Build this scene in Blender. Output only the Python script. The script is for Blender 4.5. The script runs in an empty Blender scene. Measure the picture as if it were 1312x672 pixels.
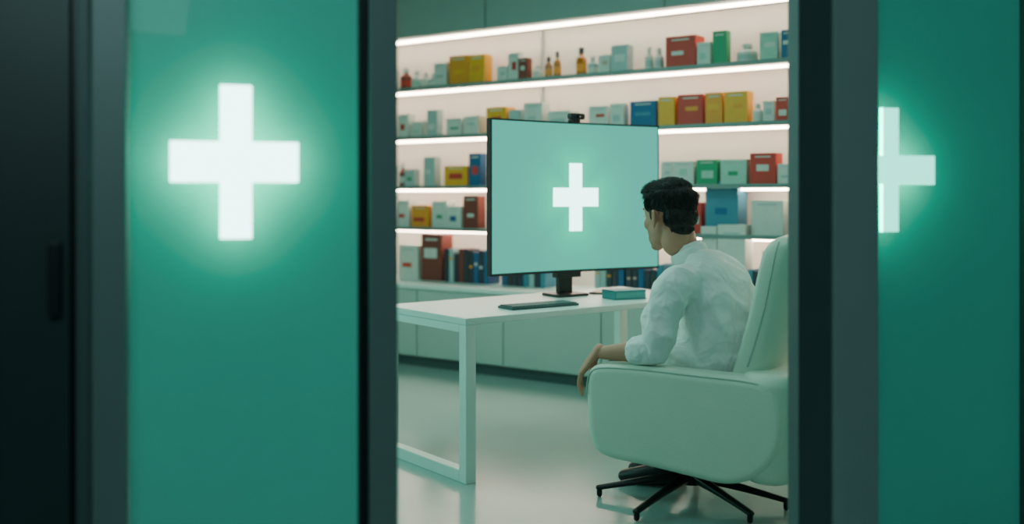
import bpy, bmesh, math, random
from mathutils import Vector, Matrix
random.seed(7)
FP=1300.0; CX=656.0; HY=250.0; CH=1.29
scene=bpy.context.scene
# ---------------------------------------------------------------- materials
def mat(name,col,rough=.5,metal=0,emis=None,es=0,noise=0.06,nscale=8,bump=0,bscale=60,coat=0,spec=.5,sss=0,stretch=None,transl=0):
    m=bpy.data.materials.new(name); m.use_nodes=True; nt=m.node_tree; b=nt.nodes['Principled BSDF']
    b.inputs['Roughness'].default_value=rough; b.inputs['Metallic'].default_value=metal
    b.inputs['Coat Weight'].default_value=coat; b.inputs['Specular IOR Level'].default_value=spec
    tc=nt.nodes.new('ShaderNodeTexCoord'); n=nt.nodes.new('ShaderNodeTexNoise'); n.inputs['Scale'].default_value=nscale
    n.inputs['Detail'].default_value=4; nt.links.new(tc.outputs['Object'],n.inputs['Vector'])
    r=nt.nodes.new('ShaderNodeMixRGB'); c=Vector(col[:3])
    r.inputs[1].default_value=(*(c*(1-noise)),1); r.inputs[2].default_value=(*[min(1,v*(1+noise)) for v in c],1)
    nt.links.new(n.outputs['Fac'],r.inputs[0]); nt.links.new(r.outputs[0],b.inputs['Base Color'])
    if emis: b.inputs['Emission Color'].default_value=(*emis,1); b.inputs['Emission Strength'].default_value=es
    if sss: b.inputs['Subsurface Weight'].default_value=sss; b.inputs['Subsurface Scale'].default_value=.02
    if bump:
        n2=nt.nodes.new('ShaderNodeTexNoise'); n2.inputs['Scale'].default_value=bscale; n2.inputs['Detail'].default_value=6
        v=tc.outputs['Object']
        if stretch:
            mp=nt.nodes.new('ShaderNodeMapping'); mp.inputs['Scale'].default_value=stretch; mp.inputs['Rotation'].default_value=(.5,.3,.4)
            nt.links.new(v,mp.inputs['Vector']); v=mp.outputs[0]; n2.inputs['Distortion'].default_value=1.2; n2.inputs['Detail'].default_value=2
        nt.links.new(v,n2.inputs['Vector'])
        bp=nt.nodes.new('ShaderNodeBump'); bp.inputs['Strength'].default_value=bump; bp.inputs['Distance'].default_value=.01 if not stretch else .03
        nt.links.new(n2.outputs['Fac'],bp.inputs['Height']); nt.links.new(bp.outputs[0],b.inputs['Normal'])
    if transl:
        tr=nt.nodes.new('ShaderNodeBsdfTranslucent'); nt.links.new(r.outputs[0],tr.inputs['Color'])
        mx=nt.nodes.new('ShaderNodeMixShader'); mx.inputs[0].default_value=transl
        out=nt.nodes['Material Output']; nt.links.new(b.outputs[0],mx.inputs[1]); nt.links.new(tr.outputs[0],mx.inputs[2]); nt.links.new(mx.outputs[0],out.inputs[0])
    return m
M_wall=mat('wall_paint',(.45,.57,.53),.7)
M_bulk=mat('bulkhead_paint',(.24,.34,.32),.6)
M_back=mat('shelf_back_panel',(.72,.65,.58),.6)
M_shelf=mat('shelf_laminate',(.38,.43,.41),.45)
M_lip=mat('shelf_edge',(.14,.22,.21),.4)
M_cab=mat('cabinet_laminate',(.40,.50,.46),.4,noise=.02)
M_toe=mat('toe_kick',(.08,.12,.12),.5)
M_gap=mat('seam_dark',(.10,.13,.13),.7)
M_floor=mat('polished_resin_floor',(.31,.43,.40),.18,noise=.10,nscale=1.5,bump=.02,bscale=5)
M_ceil=mat('ceiling_paint',(.40,.50,.47),.8)
M_led=mat('led_warm',(1,.9,.8),.5,emis=(1,.79,.62),es=27)
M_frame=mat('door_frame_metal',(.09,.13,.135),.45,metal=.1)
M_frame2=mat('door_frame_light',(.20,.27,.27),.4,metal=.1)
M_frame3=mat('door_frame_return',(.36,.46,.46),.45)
M_black=mat('black_plastic',(.012,.014,.016),.35)
M_desk=mat('desk_white',(.64,.80,.75),.3,noise=.02)
M_leather=mat('cream_leather',(.61,.71,.60),.42,noise=.04,bump=.12,bscale=120)
M_seam=mat('leather_piping',(.38,.48,.41),.5)
M_shirt=mat('white_cotton',(.78,.83,.80),.8,noise=.03,bump=.5,bscale=9,stretch=(1,2.2,.8))
M_skin=mat('skin',(.60,.26,.17),.5,noise=.08,nscale=20,sss=.08)
M_hair=mat('black_hair',(.014,.011,.010),.6)
M_trou=mat('charcoal_trousers',(.03,.035,.04),.85,bump=.2,bscale=20)
M_eye=mat('eye_white',(.8,.8,.78),.2)
M_iris=mat('iris',(.02,.012,.01),.2)
M_lip_skin=mat('lips',(.50,.16,.13),.5)
# ---------------------------------------------------------------- builders
def empty(name,loc=(0,0,0),rz=0):
    e=bpy.data.objects.new(name,None); e.location=loc; e.rotation_euler=(0,0,rz); e.empty_display_size=.1
    scene.collection.objects.link(e); return e
class MB:
    def __init__(s): s.v=[];s.f=[];s.m=[];s.mats=[]
    def mi(s,m):
        if m not in s.mats: s.mats.append(m)
        return s.mats.index(m)
    def box(s,c,d,m,rz=0):
        b=len(s.v); cr,sr=math.cos(rz),math.sin(rz)
        for dz in(-.5,.5):
            for dx,dy in((-.5,-.5),(.5,-.5),(.5,.5),(-.5,.5)):
                x,y=dx*d[0],dy*d[1]; s.v.append((c[0]+x*cr-y*sr,c[1]+x*sr+y*cr,c[2]+dz*d[2]))
        for q in((3,2,1,0),(4,5,6,7),(0,1,5,4),(1,2,6,5),(2,3,7,6),(3,0,4,7)):
            s.f.append([b+i for i in q]); s.m.append(s.mi(m))
    def lathe(s,c,prof,m,n=16):  # prof: (r,z)
        b=len(s.v)
        for r,z in prof:
            for i in range(n):
                a=2*math.pi*i/n; s.v.append((c[0]+r*math.cos(a),c[1]+r*math.sin(a),c[2]+z))
        for k in range(len(prof)-1):
            for i in range(n):
                j=(i+1)%n; s.f.append([b+k*n+i,b+k*n+j,b+(k+1)*n+j,b+(k+1)*n+i]); s.m.append(s.mi(m))
        s.f.append([b+i for i in range(n)][::-1]); s.m.append(s.mi(m))
        k=len(prof)-1; s.f.append([b+k*n+i for i in range(n)]); s.m.append(s.mi(m))
    def build(s,name,parent=None,loc=(0,0,0),rz=0,bevel=0,smooth=False,segs=2):
        me=bpy.data.meshes.new(name); me.from_pydata(s.v,[],s.f); me.update()
        for m in s.mats: me.materials.append(m)
        for p,i in zip(me.polygons,s.m): p.material_index=i; p.use_smooth=smooth
        o=bpy.data.objects.new(name,me); scene.collection.objects.link(o); o.location=loc; o.rotation_euler=(0,0,rz)
        if parent: o.parent=parent
        if bevel:
            md=o.modifiers.new('b','BEVEL'); md.width=bevel; md.segments=segs; md.limit_method='ANGLE'; md.harden_normals=False
        return o
def bx(name,c,d,m,parent=None,loc=(0,0,0),rz=0,bevel=0):
    b=MB(); b.box(c,d,m); return b.build(name,parent,loc,rz,bevel)
def cr(pts,n=5):
    out=[];P=[Vector(p) for p in pts];L=len(P)
    for i in range(L-1):
        p0=P[max(i-1,0)];p1=P[i];p2=P[i+1];p3=P[min(i+2,L-1)]
        for k in range(n):
            t=k/n; out.append(.5*((2*p1)+(p2-p0)*t+(2*p0-5*p1+4*p2-p3)*t*t+(3*p1-p0-3*p2+p3)*t**3))
    out.append(P[-1]); return out
def tube(bm,pts,rad,ref=(0,0,1),n=20,sub=5,cap=True):
    rad=[(r,r,0) if not isinstance(r,tuple) else (r[0],r[1],0) for r in rad]
    P=cr(pts,sub); R=cr(rad,sub); ref=Vector(ref); rings=[]
    T=[(P[min(i+1,len(P)-1)]-P[max(i-1,0)]).normalized() for i in range(len(P))]
    seq=[]
    if cap:
        for ph in(80,60,40,20):
            a=math.radians(ph); r=min(R[0][0],R[0][1]); seq.append((P[0]-T[0]*r*math.sin(a),T[0],R[0][0]*math.cos(a),R[0][1]*math.cos(a)))
    for p,t,r in zip(P,T,R): seq.append((p,t,r[0],r[1]))
    if cap:
        for ph in(20,40,60,80):
            a=math.radians(ph); r=min(R[-1][0],R[-1][1]); seq.append((P[-1]+T[-1]*r*math.sin(a),T[-1],R[-1][0]*math.cos(a),R[-1][1]*math.cos(a)))
    for p,t,ra,rb in seq:
        A=(ref-t*ref.dot(t)).normalized(); B=t.cross(A)
        rings.append([bm.verts.new(p+A*ra*math.cos(2*math.pi*i/n)+B*rb*math.sin(2*math.pi*i/n)) for i in range(n)])
    for a,b in zip(rings,rings[1:]):
        for i in range(n): bm.faces.new((a[i],a[(i+1)%n],b[(i+1)%n],b[i]))
    bm.faces.new(rings[0][::-1]); bm.faces.new(rings[-1])
def ell(bm,c,r,rot=None):
    M=Matrix.Translation(c)@(rot.to_4x4() if rot else Matrix())@Matrix.Diagonal((*r,1))
    bmesh.ops.create_uvsphere(bm,u_segments=24,v_segments=16,radius=1,matrix=M)
def torus(bm,c,ra,rb,tr,th,tilt=0,n=32,k=10,a0=0,a1=360):
    rot=Matrix.Rotation(tilt,3,'Y'); rings=[]; full=(a1-a0)>=360
    nn=n if full else n+1
    for i in range(nn):
        a=math.radians(a0+(a1-a0)*i/n); rg=[]
        for j in range(k):
            b=2*math.pi*j/k; q=Vector(((ra+tr*math.cos(b))*math.cos(a),(rb+tr*math.cos(b))*math.sin(a),th*math.sin(b)))
            rg.append(bm.verts.new(Vector(c)+rot@q))
        rings.append(rg)
    for i in range(n):
        a,b=rings[i],rings[(i+1)%nn]
        for j in range(k): bm.faces.new((a[j],b[j],b[(j+1)%k],a[(j+1)%k]))
    if not full: bm.faces.new(rings[0]); bm.faces.new(rings[-1][::-1])
def fin(bm,name,m,parent,voxel=0,smooth=4,disp=None,subs=0,matrix=None):
    bmesh.ops.recalc_face_normals(bm,faces=bm.faces)
    me=bpy.data.meshes.new(name); bm.to_mesh(me); bm.free(); me.materials.append(m)
    for p in me.polygons: p.use_smooth=True
    o=bpy.data.objects.new(name,me); scene.collection.objects.link(o)
    if parent: o.parent=parent
    if matrix is not None: o.matrix_local=matrix
    if voxel:
        r=o.modifiers.new('r','REMESH'); r.mode='VOXEL'; r.voxel_size=voxel; r.use_smooth_shade=True
        if smooth:
            s=o.modifiers.new('s','SMOOTH'); s.iterations=smooth; s.factor=.5
    if disp:
        for ty,size,st in disp:
            tx=bpy.data.textures.new(name+'_t',ty); tx.noise_scale=size
            if ty=='MUSGRAVE': tx.musgrave_type='RIDGED_MULTIFRACTAL'; tx.octaves=1.5
            d=o.modifiers.new('d','DISPLACE'); d.texture=tx; d.strength=st; d.mid_level=.5; d.texture_coords='LOCAL'
    return o
def rounded_extrude(outline,h,r,axis,m,name,parent,off=(0,0,0),steps=6,taper=None):
    N=len(outline); P=[Vector(p) for p in outline]
    area=sum(P[i].x*P[(i+1)%N].y-P[(i+1)%N].x*P[i].y for i in range(N))
    sg=1 if area>0 else -1
    nr=[]
    for i in range(N):
        t=(P[(i+1)%N]-P[i-1]).normalized(); nr.append(Vector((t.y,-t.x))*sg)
    lv=[]
    for k in range(steps+1):
        a=math.pi/2*k/steps; lv.append((-(h-r)-r*math.cos(a) , r*(1-math.sin(a))))
    lv=lv+[(-z,i) for z,i in lv[::-1]]
    bm=bmesh.new(); rings=[]
    for w,ins in lv:
        rg=[]
        for p,n in zip(P,nr):
            q=p-n*ins
            if taper: q=taper(q,w)
            c=(q.x,w,q.y) if axis=='y' else (q.x,q.y,w)
            rg.append(bm.verts.new(Vector(c)+Vector(off)))
        rings.append(rg)
    for a,b in zip(rings,rings[1:]):
        for i in range(N): bm.faces.new((a[i],a[(i+1)%N],b[(i+1)%N],b[i]))
    bm.faces.new(rings[0][::-1]); bm.faces.new(rings[-1])
    return fin(bm,name,m,parent)
def closed_cr(pts,n=6):
    L=len(pts);P=[Vector(p) for p in pts];out=[]
    for i in range(L):
        p0,p1,p2,p3=P[i-1],P[i],P[(i+1)%L],P[(i+2)%L]
        for k in range(n):
            t=k/n; out.append(.5*((2*p1)+(p2-p0)*t+(2*p0-5*p1+4*p2-p3)*t*t+(3*p1-p0-3*p2+p3)*t**3))
    return out
def rrect(x0,x1,y0,y1,r,n=7):
    o=[]
    for cx,cy,a0 in((x1-r,y1-r,0),(x0+r,y1-r,90),(x0+r,y0+r,180),(x1-r,y0+r,270)):
        for k in range(n+1):
            a=math.radians(a0+90*k/n); o.append((cx+r*math.cos(a),cy+r*math.sin(a)))
    return o
# ---------------------------------------------------------------- room shell
WR=math.radians(-35); W0=(-.88,7.69)
def wpt(t,d): return (W0[0]+math.cos(WR)*t-math.sin(WR)*d, W0[1]+math.sin(WR)*t+math.cos(WR)*d)
TL,TR=-3.0,4.9; CEIL=3.0
SR=math.radians(18); S0=(-.715,2.6)
def st(px):
    r=(px-CX)/FP; return (-S0[0]+S0[1]*r)/(math.cos(SR)-math.sin(SR)*r)
def sdep(t): return S0[1]+math.sin(SR)*t
def spt(t): return (S0[0]+math.cos(SR)*t,S0[1]+math.sin(SR)*t)
bx('floor',(0,4,-.05),(16,16,.1),M_floor)
bx('ceiling',(0,0,.05),(11,8,.1),M_ceil,loc=(0,6.6,CEIL))
bx('wall_back',((TL-.8+TR)/2,.67,CEIL/2),(TR-TL+.9,.1,CEIL),M_back,loc=(*W0,0),rz=WR)
def wall_between(name,a,b,m,th=.1):
    a=Vector(a);b=Vector(b);d=b-a;c=(a+b)/2
    bx(name,(0,0,CEIL/2),(d.length,th,CEIL),m,loc=(c.x,c.y,0),rz=math.atan2(d.y,d.x))
wall_between('wall_right',wpt(TR+.06,.7),spt(3.60),M_wall)
wall_between('wall_left',(-3.55,wpt(TL-.75,.7)[1]),(-3.55,spt(-2.95)[1]),M_wall)
# shelving
sh=empty('display_shelving',(*W0,0),WR)
L=TR-TL-.1; mid=(TL+TR)/2
ZS={'A':2.136,'B':1.75,'C':1.358,'D':1.035}
for k,z in ZS.items():
    b=MB(); b.box((mid,.455,z-.012),(L,.31,.024),M_shelf); b.box((mid,.297,z-.012),(L,.008,.028),M_lip)
    b.build('shelf_'+k,sh)
    bx('led_'+k,(mid,.43,z-.032),(L,.024,.016),M_led,sh)
bx('led_top',(mid,.43,2.524),(L,.024,.018),M_led,sh)
b=MB(); b.box((mid,.455,2.77),(L,.31,.47),M_bulk)
for t in(-2.4,-.9,.62,2.1,3.6): b.box((t,.2985,2.77),(.008,.004,.47),M_gap)
b.build('bulkhead',sh)
b=MB()
for t in(-1.7,.93,3.4): b.box((t,.60,1.58),(.012,.03,1.9),M_shelf)
b.build('dividers',sh)
# base cabinet
bc=empty('base_cabinet',(*W0,0),WR)
b=MB(); b.box((mid,.31,.335),(L,.58,.51),M_cab); b.build('carcass',bc)
bx('counter_top',(mid,.30,.605),(L,.62,.035),M_desk,bc,bevel=.004)
bx('toe_kick',(mid,.34,.04),(L,.52,.08),M_toe,bc)
b=MB(); t=TL+.05
while t<TR-.3:
    b.box((t+.395,.008,.335),(.782,.022,.49),M_cab); t+=.79
b.build('doors',bc,bevel=.003)
# ---------------------------------------------------------------- shelf goods
cols={'w':(.56,.61,.57),'g':(.34,.46,.46),'b':(.02,.10,.24),'o':(.80,.28,.02),'y':(.82,.36,.02),'r':(.55,.035,.022),
 'n':(.02,.28,.13),'k':(.03,.035,.05),'a':(.45,.14,.01),'p':(.50,.34,.28),'m':(.32,.55,.46),'d':(.20,.035,.025),'c':(.04,.20,.30)}
PM={k:mat('carton_'+k,v,.5,noise=.1,nscale=20) for k,v in cols.items()}
PM['a']=mat('amber_glass',cols['a'],.12,coat=.5)
def px2t(px,dep):
    r=(px-CX)/FP; ex,ey=math.cos(WR),math.sin(WR); nx,ny=-math.sin(WR),math.cos(WR)
    c=nx*W0[0]+ny*W0[1]+dep; d=c/(nx*r+ny); x,y=r*d,d
    return (x-W0[0])*ex+(y-W0[1])*ey, d
def goods(name,z,items,dep=.36):
    b=MB()
    for it in items:
        x0,x1,ht,c=it[:4]; kind=it[4] if len(it)>4 else 'box'; lab=it[5] if len(it)>5 else random.choice('wwgm')
        t0,d0=px2t(x0,dep); t1,d1=px2t(x1,dep); w=abs(t1-t0)*.95; d=(d0+d1)/2; h=ht*d/FP; t=(t0+t1)/2
        j=random.uniform(-.01,.02); dp=min(.19,max(.05,w*.7))
        if kind=='box':
            yc=dep+dp/2+j; b.box((t,yc,z+h/2),(w,dp,h),PM[c])
            f=yc-dp/2-.001
            if c in'wgm': lab=it[5] if len(it)>5 else random.choice('ngmgp')
            if lab!=c:
                b.box((t+random.uniform(-.1,.1)*w,f,z+h*random.uniform(.35,.6)),(w*random.uniform(.35,.65),.002,h*random.uniform(.1,.3)),PM[lab])
            b.box((t,f,z+h*.88),(w*.6,.002,h*.04),PM['g' if c in'wgm' else 'w'])
        elif kind=='bottle':
            r=w*.48; b.lathe((t,dep+r+.01,z),[(r*.95,0),(r,.01),(r,h*.55),(r*.85,h*.64),(r*.4,h*.72),(r*.38,h*.8)],PM[c])
            b.lathe((t,dep+r+.01,z+h*.78),[(r*.5,0),(r*.5,h*.2),(r*.45,h*.22)],PM['w' if c!='a' else 'k'])
            b.lathe((t,dep+r+.01,z+h*.15),[(r*1.01,0),(r*1.01,h*.28)],PM[lab if c!='a' else 'o'])
        elif kind=='books':
            n=max(2,int(w/.045)); ww=w/n
            for i in range(n):
                hh=h*random.uniform(.78,1); cc=random.choice('kbdkckkg')
                b.box((t-w/2+ww*(i+.5),dep+.08,z+hh/2),(ww*.9,.15,hh),PM[cc])
                if random.random()<.5: b.box((t-w/2+ww*(i+.5),dep+.004,z+hh*random.uniform(.5,.8)),(ww*.6,.004,hh*.08),PM[random.choice('wpo')])
    b.build(name,None,(*W0,0),WR,bevel=.0015,segs=1)
E='box';Bt='bottle'
goods('medicine_boxes',ZS['A'],[(400,440,30,'w'),(445,470,40,'r'),(475,500,26,'w'),(508,521,28,'d',Bt,'r'),(523,535,23,'w',Bt),(536,546,20,'w',Bt),(546,555,18,'g',Bt),(556,573,30,'w',E,'g'),(574,600,38,'o',E,'y'),
 (601,622,37,'y',E,'o'),(636,650,20,'w'),(650,664,36,'w',E,'r'),(664,677,28,'d',E,'w'),(679,690,18,'w',Bt),
 (695,704,28,'a',Bt),(706,715,34,'a',Bt),(734,747,37,'a',Bt),(749,762,24,'g',Bt,'w'),(766,781,24,'w',E,'p'),(783,805,35,'g',E,'w'),
 (823,834,30,'w',Bt,'g'),(835,847,28,'w',Bt,'g'),(851,891,41,'r',E,'w'),(893,911,30,'w'),(913,932,43,'n',E,'n'),(938,966,26,'w',Bt,'g'),
 (972,996,37,'m',E,'w'),(1000,1018,38,'b',E,'w'),(1030,1060,36,'w'),(1070,1110,40,'o'),(1115,1150,30,'r')])
goods('medicine_boxes',ZS['B'],[(400,440,30,'b'),(445,470,40,'y'),(475,500,26,'w'),(509,524,30,'w',E,'r'),(526,541,20,'w'),(545,559,34,'g',E,'w'),(570,590,22,'w'),(592,612,24,'w',E,'g'),(622,648,34,'y',E,'r'),
 (650,665,30,'g'),(669,694,38,'w',E,'g'),(700,730,26,'w'),(752,778,30,'w',E,'r'),(782,800,32,'w',E,'g'),(805,840,34,'b',E,'c'),(842,864,38,'y',E,'y'),
 (866,900,40,'r',E,'o'),(902,925,41,'o',E,'y'),(927,958,41,'y',E,'o'),(961,975,25,'w',Bt),(976,991,27,'w'),(994,1012,31,'r',E,'w'),(1025,1060,38,'g'),(1070,1110,34,'r')])
goods('medicine_boxes',ZS['C'],[(400,440,30,'w'),(445,470,40,'r'),(475,500,26,'w'),(508,516,30,'d',Bt),(517,530,22,'g'),(541,556,38,'g',E,'w'),(567,598,26,'y',E,'r'),(600,616,42,'b',E,'r'),(625,650,30,'w'),
 (700,740,34,'r'),(770,800,34,'w'),(845,860,30,'w'),(862,890,30,'w',E,'m'),(892,920,32,'n',E,'m'),(922,957,32,'m',E,'n'),(960,995,40,'r',E,'w'),(996,1013,26,'w',E,'g'),(1030,1060,36,'b')])
goods('medicine_boxes',ZS['D'],[(400,440,30,'w'),(475,500,26,'w'),(508,525,34,'w',E,'r'),(527,550,28,'o',E,'r'),(552,572,34,'w'),(573,592,28,'w',E,'b'),(593,613,42,'d',E,'w'),(640,680,36,'w'),(840,870,34,'w'),(872,898,40,'r'),
 (902,946,68,'c',E,'b'),(962,1005,45,'w',E,'w'),(1020,1060,50,'g')])
goods('medicine_boxes',.6225,[(510,536,44,'w',E,'r'),(539,566,60,'d',E,'w'),(860,895,60,'g'),(897,918,92,'w'),(919,956,96,'w',E,'w'),(975,1012,66,'w')],dep=.30)
goods('book_row',.6225,[(567,627,46,'k','books'),(640,700,46,'k','books'),(760,800,46,'k','books'),(800,850,40,'k','books'),(957,972,46,'k','books'),(1020,1080,50,'k','books')],dep=.28)
# ---------------------------------------------------------------- storefront (entrance)
M_frost=mat('frosted_teal_glass',(.08,.55,.48),.36,noise=.10,nscale=1.3,emis=(.10,.36,.32),es=.26,coat=.25,transl=.5)  # weak even emission stands in for room light through the glass
M_frost2=mat('frosted_teal_glass_glow_b',(.07,.50,.44),.36,noise=.10,nscale=1.3,emis=(.06,.32,.29),es=.22,coat=.25,transl=.5)  # right panel: ambient glow likewise put into the emission, a bit dimmer
M_crossF=mat('cross_face_lit',(.9,1,.97),.4,emis=(.55,1,.88),es=7.5)
M_crossG=mat('cross_face_lit_teal',(.7,1,.92),.4,emis=(.14,1,.72),es=2.4)
M_crossB=mat('cross_back_lit',(.0,.9,.7),.4,emis=(.0,1,.62),es=13)
def storebox(name,px0,px1,y0,y1,m,parent,z0=0,z1=CEIL):
    t0,t1=st(px0),st(px1); return bx(name,((t0+t1)/2,(y0+y1)/2,(z0+z1)/2),(t1-t0,y1-y0,z1-z0),m,parent,bevel=.003)
def door(name): return empty(name,(*S0,0),SR)
PY=.075
d1=door('door_1')
storebox('frame_hinge_side',118,163,-.03,.10,M_frame2,d1)
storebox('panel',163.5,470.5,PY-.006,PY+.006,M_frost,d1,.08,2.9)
storebox('frame_lock_side',471,507,-.03,.03,M_frame2,d1)
storebox('gasket',459,471,-.012,.018,M_black,d1)
storebox('rail_bottom',163.5,470.5,-.028,.10,M_frame2,d1,0,.08)
storebox('rail_top',163.5,470.5,-.028,.10,M_frame2,d1,2.9,CEIL)
d2=door('door_2')
storebox('frame_lock_side',1016,1058,-.03,.03,M_frame,d2)
storebox('frame_edge',1058.5,1114,-.045,.10,M_frame3,d2)
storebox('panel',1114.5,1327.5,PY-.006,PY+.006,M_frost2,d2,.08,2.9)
storebox('rail_bottom',1114.5,1327.5,-.028,.10,M_frame2,d2,0,.08)
storebox('rail_top',1114.5,1327.5,-.028,.10,M_frame2,d2,2.9,CEIL)
storebox('frame_hinge_side',1328,1370,-.03,.10,M_frame,d2)
d3=door('door_3')
storebox('leaf',-90,92,-.03,.02,mat('dark_panel',(.025,.045,.05),.4),d3)
storebox('jamb',100,117,-.05,.0,M_frame,d3)
storebox('rebate',92,100,-.01,.0,M_black,d3)
dd=sdep(st(72))
hz=lambda y:CH-(y-HY)/FP*dd
storebox('pull_handle',65,81,-.06,-.03,M_black,d3,hz(402),hz(310))
tLw=st(-91)
bx('wall_front',((tLw-2.95)/2,0,CEIL/2),(tLw+2.95,.1,CEIL),M_frame,loc=(*S0,0),rz=SR)
tR=st(1371)
bx('wall_front_side',((tR+3.6)/2,0,CEIL/2),(3.6-tR,.1,CEIL),M_frame,loc=(*S0,0),rz=SR)
def cross(name,pxc,yc,wpx0,wpx1,hpx,barpx,thpx,mf,es_mat,off=-.012):
    t=st(pxc); d=sdep(t); z=CH-(yc-HY)/FP*d
    t0,t1=st(wpx0),st(wpx1); H=hpx*d/FP; th=thpx*d/FP; bw=st(pxc+barpx/2)-st(pxc-barpx/2); tc=t
    b=MB(); a,c=bw/2,th/2
    A,B=t0-tc,t1-tc
    out=[(-a,-H/2),(a,-H/2),(a,-c),(B,-c),(B,c),(a,c),(a,H/2),(-a,H/2),(-a,c),(A,c),(A,-c),(-a,-c)]
    n=12
    for y in(off-.008,off+.008):
        for x,zz in out: b.v.append((tc+x,y,z+zz))
    b.f.append(list(range(n))); b.m.append(b.mi(mf))
    b.f.append([n+i for i in range(n)][::-1]); b.m.append(b.mi(es_mat))
    for i in range(n): b.f.append([i,n+i,n+(i+1)%n,(i+1)%n]); b.m.append(b.mi(es_mat))
    e=empty(name,(*S0,0),SR)
    b.build('lit_cross',e)
    s=MB()
    for dx,dz in((0,H*.35),(0,-H*.35)): s.box((tc+dx,(off+PY)/2,z+dz),(.01,PY-off-.028,.01),M_frame2)
    s.build('standoff',e)
cross('pharmacy_cross_sign',302,208,218,381,195,40,51,M_crossF,M_crossB)
cross('pharmacy_cross_sign',1136,218,1117,1192,158,20,37,M_crossG,M_crossB)
# ---------------------------------------------------------------- desk
DR=math.radians(38); DC=(-.2046,4.508)
dk=empty('desk',(*DC,0),DR)
DL,DW,DH=1.65,.72,.74
bx('top',(DL/2,DW/2,DH-.016),(DL,DW,.032),M_desk,dk,bevel=.004)
def uframe(nm,x):
    b=MB(); w=.055
    b.box((x,.03,(DH-.032)/2),(w,w,DH-.032),M_desk); b.box((x,DW-.03,(DH-.032)/2),(w,w,DH-.032),M_desk)
    b.box((x,DW/2,.0275),(w,DW-.06-w,.055),M_desk); b.box((x,DW/2,DH-.05),(w,DW-.06-w,.035),M_desk); b.build(nm,dk,bevel=.003)
uframe('leg_frame_1',.03); uframe('leg_frame_2',DL-.03)
bx('cross_rail',(DL/2,DW/2,DH-.055),(DL-.12,.05,.03),M_desk,dk)
def dl(x,y): c,s=math.cos(DR),math.sin(DR); return (DC[0]+c*x-s*y,DC[1]+s*x+c*y)
kb=empty('keyboard',(*dl(.56,.17),DH),DR+math.radians(-4))
M_kb=mat('keyboard_grey',(.03,.07,.075),.4); M_key=mat('keys',(.06,.12,.125),.5)
bx('body',(0,0,.006),(.40,.13,.012),M_kb,kb,bevel=.003)
b=MB()
for r in range(5):
    for c in range(18): b.box((-.182+c*.0214,-.048+r*.024,.0145),(.018,.020,.006),M_key)
b.build('keys',kb)
tb=empty('teal_book',(*dl(1.17,.2),DH),DR-.25)
M_teal=mat('teal_cover',(.02,.24,.26),.4)
bx('cover_bottom',(0,0,.003),(.19,.14,.006),M_teal,tb); bx('pages',(0.004,0,.024),(.18,.13,.036),mat('pages_teal',(.10,.38,.38),.7),tb); bx('cover_top',(0,0,.045),(.19,.14,.006),M_teal,tb); bx('spine',(-.093,0,.024),(.004,.14,.048),M_teal,tb)
ph=empty('smartphone',(*dl(1.27,.50),DH),DR+.5)
bx('body',(0,0,.005),(.15,.075,.009),M_black,ph,bevel=.003); bx('glass',(0,0,.0098),(.14,.068,.001),mat('phone_glass',(.02,.05,.05),.1),ph)
# ---------------------------------------------------------------- monitor
ma=math.atan2(.6,.945)
mo=empty('monitor',(.348,5.5,0),ma)
MW,z0,z1=1.12,.872,1.684; zc=(z0+z1)/2
def curved(name,w,h,yf,yb,m,zc,par,sag=.035,n=24):
    bm=bmesh.new(); rows=[]
    for i in range(n+1):
        u=-w/2+w*i/n; s=-sag*(2*u/MW)**2+sag*.5
        rows.append([bm.verts.new((u,s+yf,zc-h/2)),bm.verts.new((u,s+yf,zc+h/2)),bm.verts.new((u,s+yb,zc+h/2)),bm.verts.new((u,s+yb,zc-h/2))])
    for a,b_ in zip(rows,rows[1:]):
        for k in range(4): bm.faces.new((a[k],b_[k],b_[(k+1)%4],a[(k+1)%4]))
    bm.faces.new(rows[0]); bm.faces.new(rows[-1][::-1])
    o=fin(bm,name,m,par)
    for p in o.data.polygons:p.use_smooth=False
    return o
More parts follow.
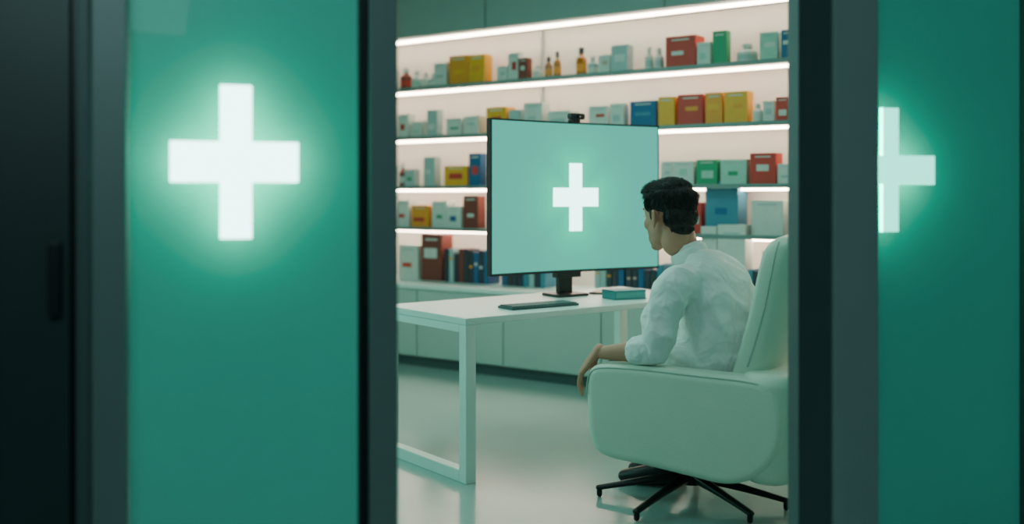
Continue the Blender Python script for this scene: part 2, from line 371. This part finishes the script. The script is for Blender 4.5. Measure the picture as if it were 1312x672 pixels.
def screen_mat():
    m=bpy.data.materials.new('screen_display'); m.use_nodes=True; nt=m.node_tree; nt.nodes.clear()
    N=nt.nodes.new; K=nt.links.new
    out=N('ShaderNodeOutputMaterial'); em=N('ShaderNodeEmission'); gl=N('ShaderNodeBsdfGlossy'); gl.inputs['Roughness'].default_value=.3; gl.inputs['Color'].default_value=(.02,.02,.02,1)
    ad=N('ShaderNodeAddShader'); K(em.outputs[0],ad.inputs[0]); K(gl.outputs[0],ad.inputs[1]); K(ad.outputs[0],out.inputs[0])
    tc=N('ShaderNodeTexCoord'); sp=N('ShaderNodeSeparateXYZ'); K(tc.outputs['Object'],sp.inputs[0])
    def mt(op,a,b=None):
        n=N('ShaderNodeMath'); n.operation=op
        for i,v in enumerate((a,b)):
            if v is None: continue
            if isinstance(v,(int,float)): n.inputs[i].default_value=v
            else: K(v,n.inputs[i])
        return n.outputs[0]
    ax=mt('ABSOLUTE',sp.outputs['X']); az=mt('ABSOLUTE',mt('SUBTRACT',sp.outputs['Z'],zc))
    def sd(w,h):
        dx=mt('MAXIMUM',mt('SUBTRACT',ax,w),0); dz=mt('MAXIMUM',mt('SUBTRACT',az,h),0)
        return mt('SQRT',mt('ADD',mt('MULTIPLY',dx,dx),mt('MULTIPLY',dz,dz)))
    d=mt('MINIMUM',sd(.042,.183),sd(.150,.050))
    mask=mt('LESS_THAN',d,.0005)
    g=mt('EXPONENT',mt('MULTIPLY',d,-10.0))
    c1=N('ShaderNodeMixRGB'); c1.inputs[1].default_value=(.09,.60,.47,1); c1.inputs[2].default_value=(.0,1.1,.62,1); K(g,c1.inputs[0])
    c2=N('ShaderNodeMixRGB'); K(mask,c2.inputs[0]); K(c1.outputs[0],c2.inputs[1]); c2.inputs[2].default_value=(3.2,6.0,5.2,1)
    K(c2.outputs[0],em.inputs['Color']); em.inputs['Strength'].default_value=1.0
    return m
curved('casing',MW,z1-z0,-.012,.028,M_black,zc,mo)
curved('display',MW-.018,z1-z0-.022,-.0135,-.0122,screen_mat(),zc+.002,mo)
bx('neck',(-.02,.085,.80),(.085,.035,.20),M_black,mo)
bx('neck_mount',(-.02,.06,.93),(.16,.05,.18),M_black,mo,bevel=.005)
bx('foot',(-.03,.06,DH+.008),(.20,.16,.016),M_black,mo,bevel=.004)
wb=empty('webcam',(.348,5.5,z1),ma)
bx('clip',(0,.02,.008),(.05,.05,.016),M_black,wb,bevel=.003); bx('body',(0,.0,.032),(.10,.04,.034),M_black,wb,bevel=.01)
b=MB(); b.lathe((0,0,0),[(.011,0),(.011,.006),(.006,.008)],mat('lens',(.01,.01,.02),.05)); o=b.build('lens',wb,(0,-.02,.032)); o.rotation_euler=(math.pi/2,0,0)
# ---------------------------------------------------------------- chair
CC=(.757,4.3); CR=math.radians(155)
ch=empty('swivel_armchair',(*CC,0),CR)
side=[(.335,.45),(.335,.54),(.315,.588),(.26,.606),(.10,.608),(-.12,.600),(-.32,.592),(-.42,.565),(-.455,.47),(-.445,.36),(-.40,.27),(-.32,.205),(-.22,.180),(-.08,.195),(.08,.215),(.22,.228),(.29,.252),(.325,.32)]
for s,nm in((1,'armrest_near'),(-1,'armrest_far')):
    rounded_extrude(closed_cr(side,6),.07,.035,'y',M_leather,nm,ch,off=(0,s*.30,0))
for s,nm in((1,'piping_near'),(-1,'piping_far')):
    bm=bmesh.new(); pts=[p for p in closed_cr(side,6) if p.y>.50 and -.40<p.x<.34]
    ins=[(p.x*.985,s*(.30+.062),p.y-.012) for p in pts]
    tube(bm,ins,[.0035]*len(ins),ref=(0,1,0),n=8,sub=1); fin(bm,nm,M_seam,ch)
def tp(q,w):
    k=1-.10*max(0,(-w)/.22)**2; return Vector((-.3+(q.x+.3)*k,q.y*k))
rounded_extrude(rrect(-.50,-.27,-.37,.37,.11),.215,.05,'z',M_leather,'back_shell',ch,off=(0,0,.395),taper=tp)
rounded_extrude(rrect(-.38,.20,-.29,.29,.06),.07,.03,'z',M_leather,'seat_pan',ch,off=(0,0,.27))
rounded_extrude(rrect(-.31,.25,-.228,.228,.06),.065,.035,'z',M_leather,'seat_cushion',ch,off=(0,0,.395))
bm=bmesh.new(); prof=[(.42,-.27,.075,.225),(.55,-.300,.08,.25),(.70,-.350,.078,.268),(.85,-.392,.075,.278),(.98,-.418,.072,.280),(1.06,-.432,.07,.270),(1.10,-.440,.062,.25),(1.122,-.444,.045,.215),(1.132,-.446,.02,.17)]
pp=cr([(a,b_,c) for a,b_,c,d in prof],4); ww=cr([(d,0,0) for *_,d in prof],4)
rings=[]; n=48
for p,w in zip(pp,ww):
    z,x,t=p; w=w[0]; rg=[]
    for i in range(n):
        a=2*math.pi*i/n; c,s_=math.cos(a),math.sin(a)
        e=.55; X=math.copysign(abs(c)**e,c)*t; Y=math.copysign(abs(s_)**e,s_)*w
        X+=.045*(abs(Y)/.28)**3
        rg.append(bm.verts.new((x+X,Y,z)))
    rings.append(rg)
for a,b_ in zip(rings,rings[1:]):
    for i in range(n): bm.faces.new((a[i],a[(i+1)%n],b_[(i+1)%n],b_[i]))
bm.faces.new(rings[0][::-1]); bm.faces.new(rings[-1]); fin(bm,'backrest',M_leather,ch)
for s in(1,-1):
    bm=bmesh.new(); pts=[(p[1]+.03,s*(w[0]*.998-.001),p[0]) for p,w in zip(pp,ww) if .6<p[0]<1.11]
    tube(bm,pts,[.004]*len(pts),ref=(1,0,0),n=8,sub=1); fin(bm,'back_piping',M_seam,ch)
M_base=mat('black_aluminium',(.012,.014,.014),.3,metal=.4)
bm=bmesh.new()
for wa,ln in((175,.39),(228,.40),(299,.37),(337,.40),(75,.36)):
    a=math.radians(wa)-CR; ux,uy=math.cos(a),math.sin(a)
    tube(bm,[(ux*.0,uy*.0,.105),(ux*ln*.5,uy*ln*.5,.075),(ux*ln,uy*ln,.04)],[(.026,.028),(.016,.020),(.011,.016)],n=12)
    tube(bm,[(ux*(ln-.005),uy*(ln-.005),.012),(ux*(ln-.005),uy*(ln-.005),.032)],[.012,.012],ref=(1,0,0),n=12)
fin(bm,'star_base',M_base,ch)
b=MB(); b.lathe((0,0,.07),[(.05,0),(.055,.03),(.04,.07),(.032,.08),(.032,.15)],M_base,24); b.box((0,0,.205),(.22,.2,.02),M_base); b.build('gas_column',ch,smooth=False)
# ---------------------------------------------------------------- man
man=empty('seated_man',(*CC,0),CR)
bm=bmesh.new()
tube(bm,[(-.10,0,.50),(-.11,0,.60),(-.12,0,.70),(-.125,0,.80),(-.110,0,.90),(-.06,0,.97),(.0,0,1.025)],
     [(.155,.195),(.165,.205),(.168,.210),(.165,.208),(.145,.200),(.105,.175),(.06,.085)],ref=(1,0,0),n=32)
ell(bm,(-.045,.12,.958),(.085,.10,.055)); ell(bm,(-.045,-.12,.958),(.085,.10,.055))
ell(bm,(-.02,.13,.61),(.12,.09,.09))
tube(bm,[(-.03,.150,.945),(.0,.205,.92),(.040,.252,.83),(.060,.285,.72),(.07,.298,.668)],[.070,.080,.076,.070,.060],ref=(1,0,0),n=24)
tube(bm,[(.06,.298,.672),(.12,.30,.664)],[.054,.054],n=24)
tube(bm,[(-.03,-.150,.945),(.0,-.205,.92),(.03,-.26,.83),(.02,-.275,.72),(.0,-.25,.66)],[.07,.080,.072,.066,.058],ref=(1,0,0),n=24)
tube(bm,[(.0,-.25,.66),(.06,-.19,.64)],[.052,.052],n=24)
fin(bm,'shirt',M_shirt,man,voxel=.006,smooth=8,disp=[('MUSGRAVE',.12,.010),('CLOUDS',.08,.022)])
bm=bmesh.new()
for a_,b_ in(((.092,.30,.667),(.112,.30,.664)),((.112,.30,.664),(.132,.30,.662)),((.04,-.21,.645),(.075,-.175,.637))):
    tube(bm,[a_,b_],[(.061,.061),(.060,.060)],n=24,sub=3)
fin(bm,'rolled_cuffs',M_shirt,man,voxel=.004,smooth=2,disp=[('CLOUDS',.03,.012)])
bm=bmesh.new(); torus(bm,(.010,0,1.050),.064,.066,.007,.028,tilt=.42,a0=18,a1=342)
fin(bm,'collar',M_shirt,man)
bm=bmesh.new(); torus(bm,(.004,0,1.036),.076,.080,.006,.024,tilt=.46,a0=30,a1=330)
fin(bm,'collar_fold',M_shirt,man)
bm=bmesh.new()
tube(bm,[(-.005,0,1.00),(.02,0,1.06),(.045,0,1.13),(.06,0,1.18)],[(.056,.060),(.057,.058),(.060,.058),(.065,.06)],ref=(1,0,0),n=24)
fin(bm,'neck',M_skin,man,voxel=.006,smooth=3)
def hand(bm,wr,kd,side,up,sc=1.12,curl=(.35,.75,1.0)):
    wr=Vector(wr);kd=Vector(kd).normalized();up=Vector(up);up=(up-kd*up.dot(kd)).normalized(); side=up.cross(kd)*side
    tube(bm,[wr-kd*.02*sc,wr+kd*.02*sc,wr+kd*.055*sc,wr+kd*.085*sc],[(.019*sc,.026*sc),(.017*sc,.032*sc),(.015*sc,.039*sc),(.011*sc,.039*sc)],ref=up,n=20)
    for i,(o,l) in enumerate(((.029,.9),(.0105,1.0),(-.009,.94),(-.028,.76))):
        p=wr+kd*.080*sc+side*o*sc; pts=[p]; a=0
        for seg,c in zip((.045,.028,.023),curl):
            a=c+.04*i; dr=kd*math.cos(a)-up*math.sin(a)+side*o*1.6; pts.append(pts[-1]+dr.normalized()*seg*l*sc)
        tube(bm,pts,[.0098*sc,.0090*sc,.0082*sc,.0068*sc],ref=side,n=12,sub=4)
    p=wr+kd*.022*sc+side*.022*sc-up*.004; q=p+(kd*.65+side*.6-up*.3).normalized()*.042*sc; r=q+(kd*.9+side*.15-up*.35).normalized()*.032*sc; s=r+(kd*.9-up*.45).normalized()*.024*sc
    tube(bm,[p,q,r,s],[.015*sc,.0125*sc,.010*sc,.008*sc],ref=up,n=12)
bm=bmesh.new()
tube(bm,[(.06,.30,.665),(.14,.298,.660),(.22,.295,.650),(.305,.29,.642)],[.043,.044,.036,(.024,.029)],n=24)
hand(bm,(.318,.29,.638),(.62,-.03,-.78),-1,(.8,0.25,.6),sc=1.16,curl=(.25,.6,.9))
fin(bm,'left_forearm_and_hand',M_skin,man,voxel=.0030,smooth=1)
bm=bmesh.new()
tube(bm,[(.03,-.22,.650),(.09,-.165,.634),(.14,-.12,.622)],[.042,.037,(.023,.028)],n=24)
hand(bm,(.15,-.115,.62),(.85,.35,-.12),1,(0,0,1),curl=(.25,.5,.6))
fin(bm,'right_forearm_and_hand',M_skin,man,voxel=.0032,smooth=2)
bm=bmesh.new()
tube(bm,[(-.14,0,.52),(-.04,0,.53)],[(.07,.15),(.075,.15)],n=24)
tube(bm,[(-.12,.09,.535),(.08,.085,.54),(.27,.05,.535),(.325,.03,.50),(.31,-.01,.40),(.25,-.08,.24),(.185,-.12,.13)],[.085,.082,.066,.062,.058,.05,.045],ref=(0,1,0),n=24)
tube(bm,[(-.12,-.09,.535),(.08,-.10,.54),(.27,-.125,.535),(.325,-.14,.50),(.31,-.17,.40),(.25,-.23,.24),(.185,-.26,.13)],[.085,.082,.066,.062,.058,.05,.045],ref=(0,1,0),n=24)
fin(bm,'trousers',M_trou,man,voxel=.008,smooth=5,disp=[('CLOUDS',.08,.012)])
for y in(-.12,-.26):
    bm=bmesh.new(); tube(bm,[(.12,y,.045),(.18,y,.055),(.26,y,.042),(.335,y,.032)],[(.044,.035),(.05,.037),(.040,.043),(.028,.036)],n=20); ell(bm,(.165,y,.085),(.045,.036,.05))
    fin(bm,'shoe',M_black,man,voxel=.006,smooth=3)
# head
HM=Matrix.Translation((.096,0,1.196))@Matrix.Rotation(math.radians(-32),4,'Z')@Matrix.Rotation(math.radians(6),4,'Y')@Matrix.Scale(1.22,4)
bm=bmesh.new()
ell(bm,(-.012,0,.032),(.098,.075,.088)); ell(bm,(.028,0,-.035),(.060,.058,.072)); ell(bm,(.050,0,-.068),(.040,.044,.040)); ell(bm,(.070,0,-.096),(.020,.024,.018))
ell(bm,(.045,0,.03),(.045,.060,.055)); ell(bm,(.008,0,-.040),(.052,.064,.052)); ell(bm,(.030,0,-.070),(.045,.052,.034))
for s in(1,-1):
    ell(bm,(.052,s*.036,-.018),(.032,.022,.028)); ell(bm,(.078,s*.026,.036),(.012,.022,.008))
    ell(bm,(-.012,s*.076,-.006),(.014,.007,.028),Matrix.Rotation(s*-.5,3,'Z'))
tube(bm,[(.084,0,.028),(.096,0,.005),(.108,0,-.020),(.104,0,-.030)],[.008,.009,.0115,.009],n=14)
for s in(1,-1): ell(bm,(.094,s*.010,-.026),(.010,.007,.007))
ell(bm,(.086,0,-.050),(.011,.022,.006)); ell(bm,(.084,0,-.061),(.011,.019,.0065)); ell(bm,(.08,0,-.045),(.012,.02,.016))
tube(bm,[(-.035,0,-.02),(-.030,0,-.09)],[(.052,.054),(.052,.052)],ref=(1,0,0),n=20)
fin(bm,'head',M_skin,man,voxel=.003,smooth=4,matrix=HM)
for s in(1,-1):
    bm=bmesh.new(); ell(bm,(.079,s*.030,.012),(.011,.013,.009)); fin(bm,'eye',M_eye,man,matrix=HM)
    bm=bmesh.new(); ell(bm,(.0875,s*.030,.012),(.004,.006,.006)); fin(bm,'iris',M_iris,man,matrix=HM)
    bm=bmesh.new(); tube(bm,[(.088,s*.012,.034),(.088,s*.03,.040),(.074,s*.048,.034)],[(.003,.004),(.0035,.004),(.002,.003)],n=8); fin(bm,'eyebrow',M_hair,man,matrix=HM)
    bm=bmesh.new()
    P=[(.014,0,-.004),(.013,0,.014),(.003,0,.026),(-.010,0,.024),(-.017,0,.010),(-.014,0,-.010),(-.004,0,-.026),(.004,0,-.029)]
    tube(bm,P,[.003,.0035,.0038,.004,.004,.0038,.0042,.004],ref=(0,1,0),n=10)
    ell(bm,(.003,-s*.002,-.024),(.006,.004,.007)); ell(bm,(.010,0,-.006),(.004,.004,.006)); ell(bm,(-.003,-s*.004,.0),(.013,.004,.022))
    fin(bm,'ear_rim',M_skin,man,matrix=HM@Matrix.Translation((-.014,s*.083,-.006))@Matrix.Rotation(s*-.5,4,'Z'))
bm=bmesh.new(); ell(bm,(.091,0,-.0555),(.009,.017,.006)); fin(bm,'mouth',M_lip_skin,man,matrix=HM)
# hair cap
bm=bmesh.new()
HE=[((-.020,0,.050),(.099,.080,.082)),((-.058,0,.0),(.053,.067,.062)),((-.062,0,-.040),(.036,.048,.036)),((.032,0,.092),(.056,.060,.036)),((.056,.008,.092),(.032,.044,.024)),
    ((.015,.064,.048),(.036,.014,.032)),((.015,-.064,.048),(.036,.014,.032))]
for c,r in HE: ell(bm,c,r)
for s in(1,-1): ell(bm,(.012,s*.069,.012),(.007,.006,.022))
fin(bm,'hair',M_hair,man,voxel=.003,smooth=6,matrix=HM)
# strands
random.seed(3); bm=bmesh.new(); crown=Vector((-.055,0,.12)); cnt=0
def outside(p,skip):
    for i,(c,r) in enumerate(HE):
        if i==skip: continue
        q=(p-Vector(c)); 
        if (q.x/r[0])**2+(q.y/r[1])**2+(q.z/r[2])**2<.90: return False
    return True
while cnt<4200:
    i=random.choice((0,0,0,0,1,1,2,3,3,4,5,6)); c,r=HE[i]
    u=Vector((random.gauss(0,1),random.gauss(0,1),random.gauss(0,1))).normalized()
    p=Vector(c)+Vector((u.x*r[0],u.y*r[1],u.z*r[2]))
    if not outside(p,i): continue
    if p.z<.03 and p.x>-.03: continue
    if p.x>.03 and p.z<.085: continue
    nrm=Vector((u.x/r[0],u.y/r[1],u.z/r[2])).normalized()
    if nrm.z<-.45: continue
    d=(p-crown)
    if p.z>.09: d=Vector((1,.35*random.uniform(-1,1)+.25,.12))
    else: d=d+Vector((0,0,-.10))
    d=(d-nrm*d.dot(nrm)).normalized(); d=(d+Vector((random.uniform(-.2,.2),random.uniform(-.2,.2),random.uniform(-.2,.2)))).normalized()
    ln=random.uniform(.007,.014) if p.z<.05 else random.uniform(.016,.030)
    lift=.04 if p.z<.07 else random.uniform(.08,.28)
    sd_=d.cross(nrm).normalized(); w=random.uniform(.0006,.0012)
    a0=p-nrm*.002; a1=p+d*ln*.5+nrm*(ln*lift+.0005); a2=p+d*ln+nrm*(ln*lift*.7-ln*ln*3)
    v=[bm.verts.new(x) for x in(a0-sd_*w,a0+sd_*w,a0+nrm*w,a1-sd_*w,a1+sd_*w,a1+nrm*w,a2)]
    bm.faces.new((v[0],v[3],v[5],v[2])); bm.faces.new((v[2],v[5],v[4],v[1])); bm.faces.new((v[0],v[1],v[4],v[3]))
    bm.faces.new((v[3],v[6],v[5])); bm.faces.new((v[5],v[6],v[4])); bm.faces.new((v[3],v[4],v[6])); cnt+=1
fin(bm,'hair_strands',M_hair,man,matrix=HM)
# ---------------------------------------------------------------- lights
def area(name,loc,tgt,size,e,col,sy=None):
    l=bpy.data.lights.new(name,'AREA'); l.energy=e; l.color=col; l.size=size
    if sy: l.shape='RECTANGLE'; l.size_y=sy
    o=bpy.data.objects.new(name,l); scene.collection.objects.link(o); o.location=loc
    o.rotation_euler=(Vector(tgt)-Vector(loc)).to_track_quat('-Z','Y').to_euler(); return o
area('ceiling_fill',(.1,5.2,2.95),(.1,5.2,0),.8,18,(.55,1,.88))  # unseen overhead fill for the general room tone
area('ceiling_fill',(-1.6,5.6,2.95),(-1.6,5.6,0),1.0,14,(.58,1,.88))  # second unseen overhead fill, further left
area('ceiling_fill',(-.95,3.15,2.95),(-.75,2.7,1.2),.5,11,(.66,1,.94))  # added inside the room to brighten the top of the left panel
area('ceiling_fill',(1.25,3.75,2.95),(1.35,3.3,1.2),.5,7,(.60,1,.92))  # same addition for the right panel
area('left_key',(-2.9,4.6,1.9),(.6,4.6,.8),1.4,36,(.28,1,.82))  # added teal key from the left, no visible source
area('corridor_fill',(-.3,-.6,2.8),(-.2,2.6,1.4),1.2,24,(.60,1,.97))  # added fill behind the camera for door frames and panels
w=bpy.data.worlds.new('World'); scene.world=w; w.use_nodes=True
w.node_tree.nodes['Background'].inputs[0].default_value=(.02,.045,.045,1); w.node_tree.nodes['Background'].inputs[1].default_value=.8
# ---------------------------------------------------------------- camera
cd=bpy.data.cameras.new('camera'); co=bpy.data.objects.new('camera',cd); scene.collection.objects.link(co)
co.location=(0,0,CH); co.rotation_euler=(math.pi/2,0,0); cd.sensor_width=36; cd.lens=36*FP/1312
cd.shift_y=-(336-HY)/1312
cd.dof.use_dof=True; cd.dof.focus_distance=4.4; cd.dof.aperture_fstop=.95; cd.clip_start=.01
scene.camera=co
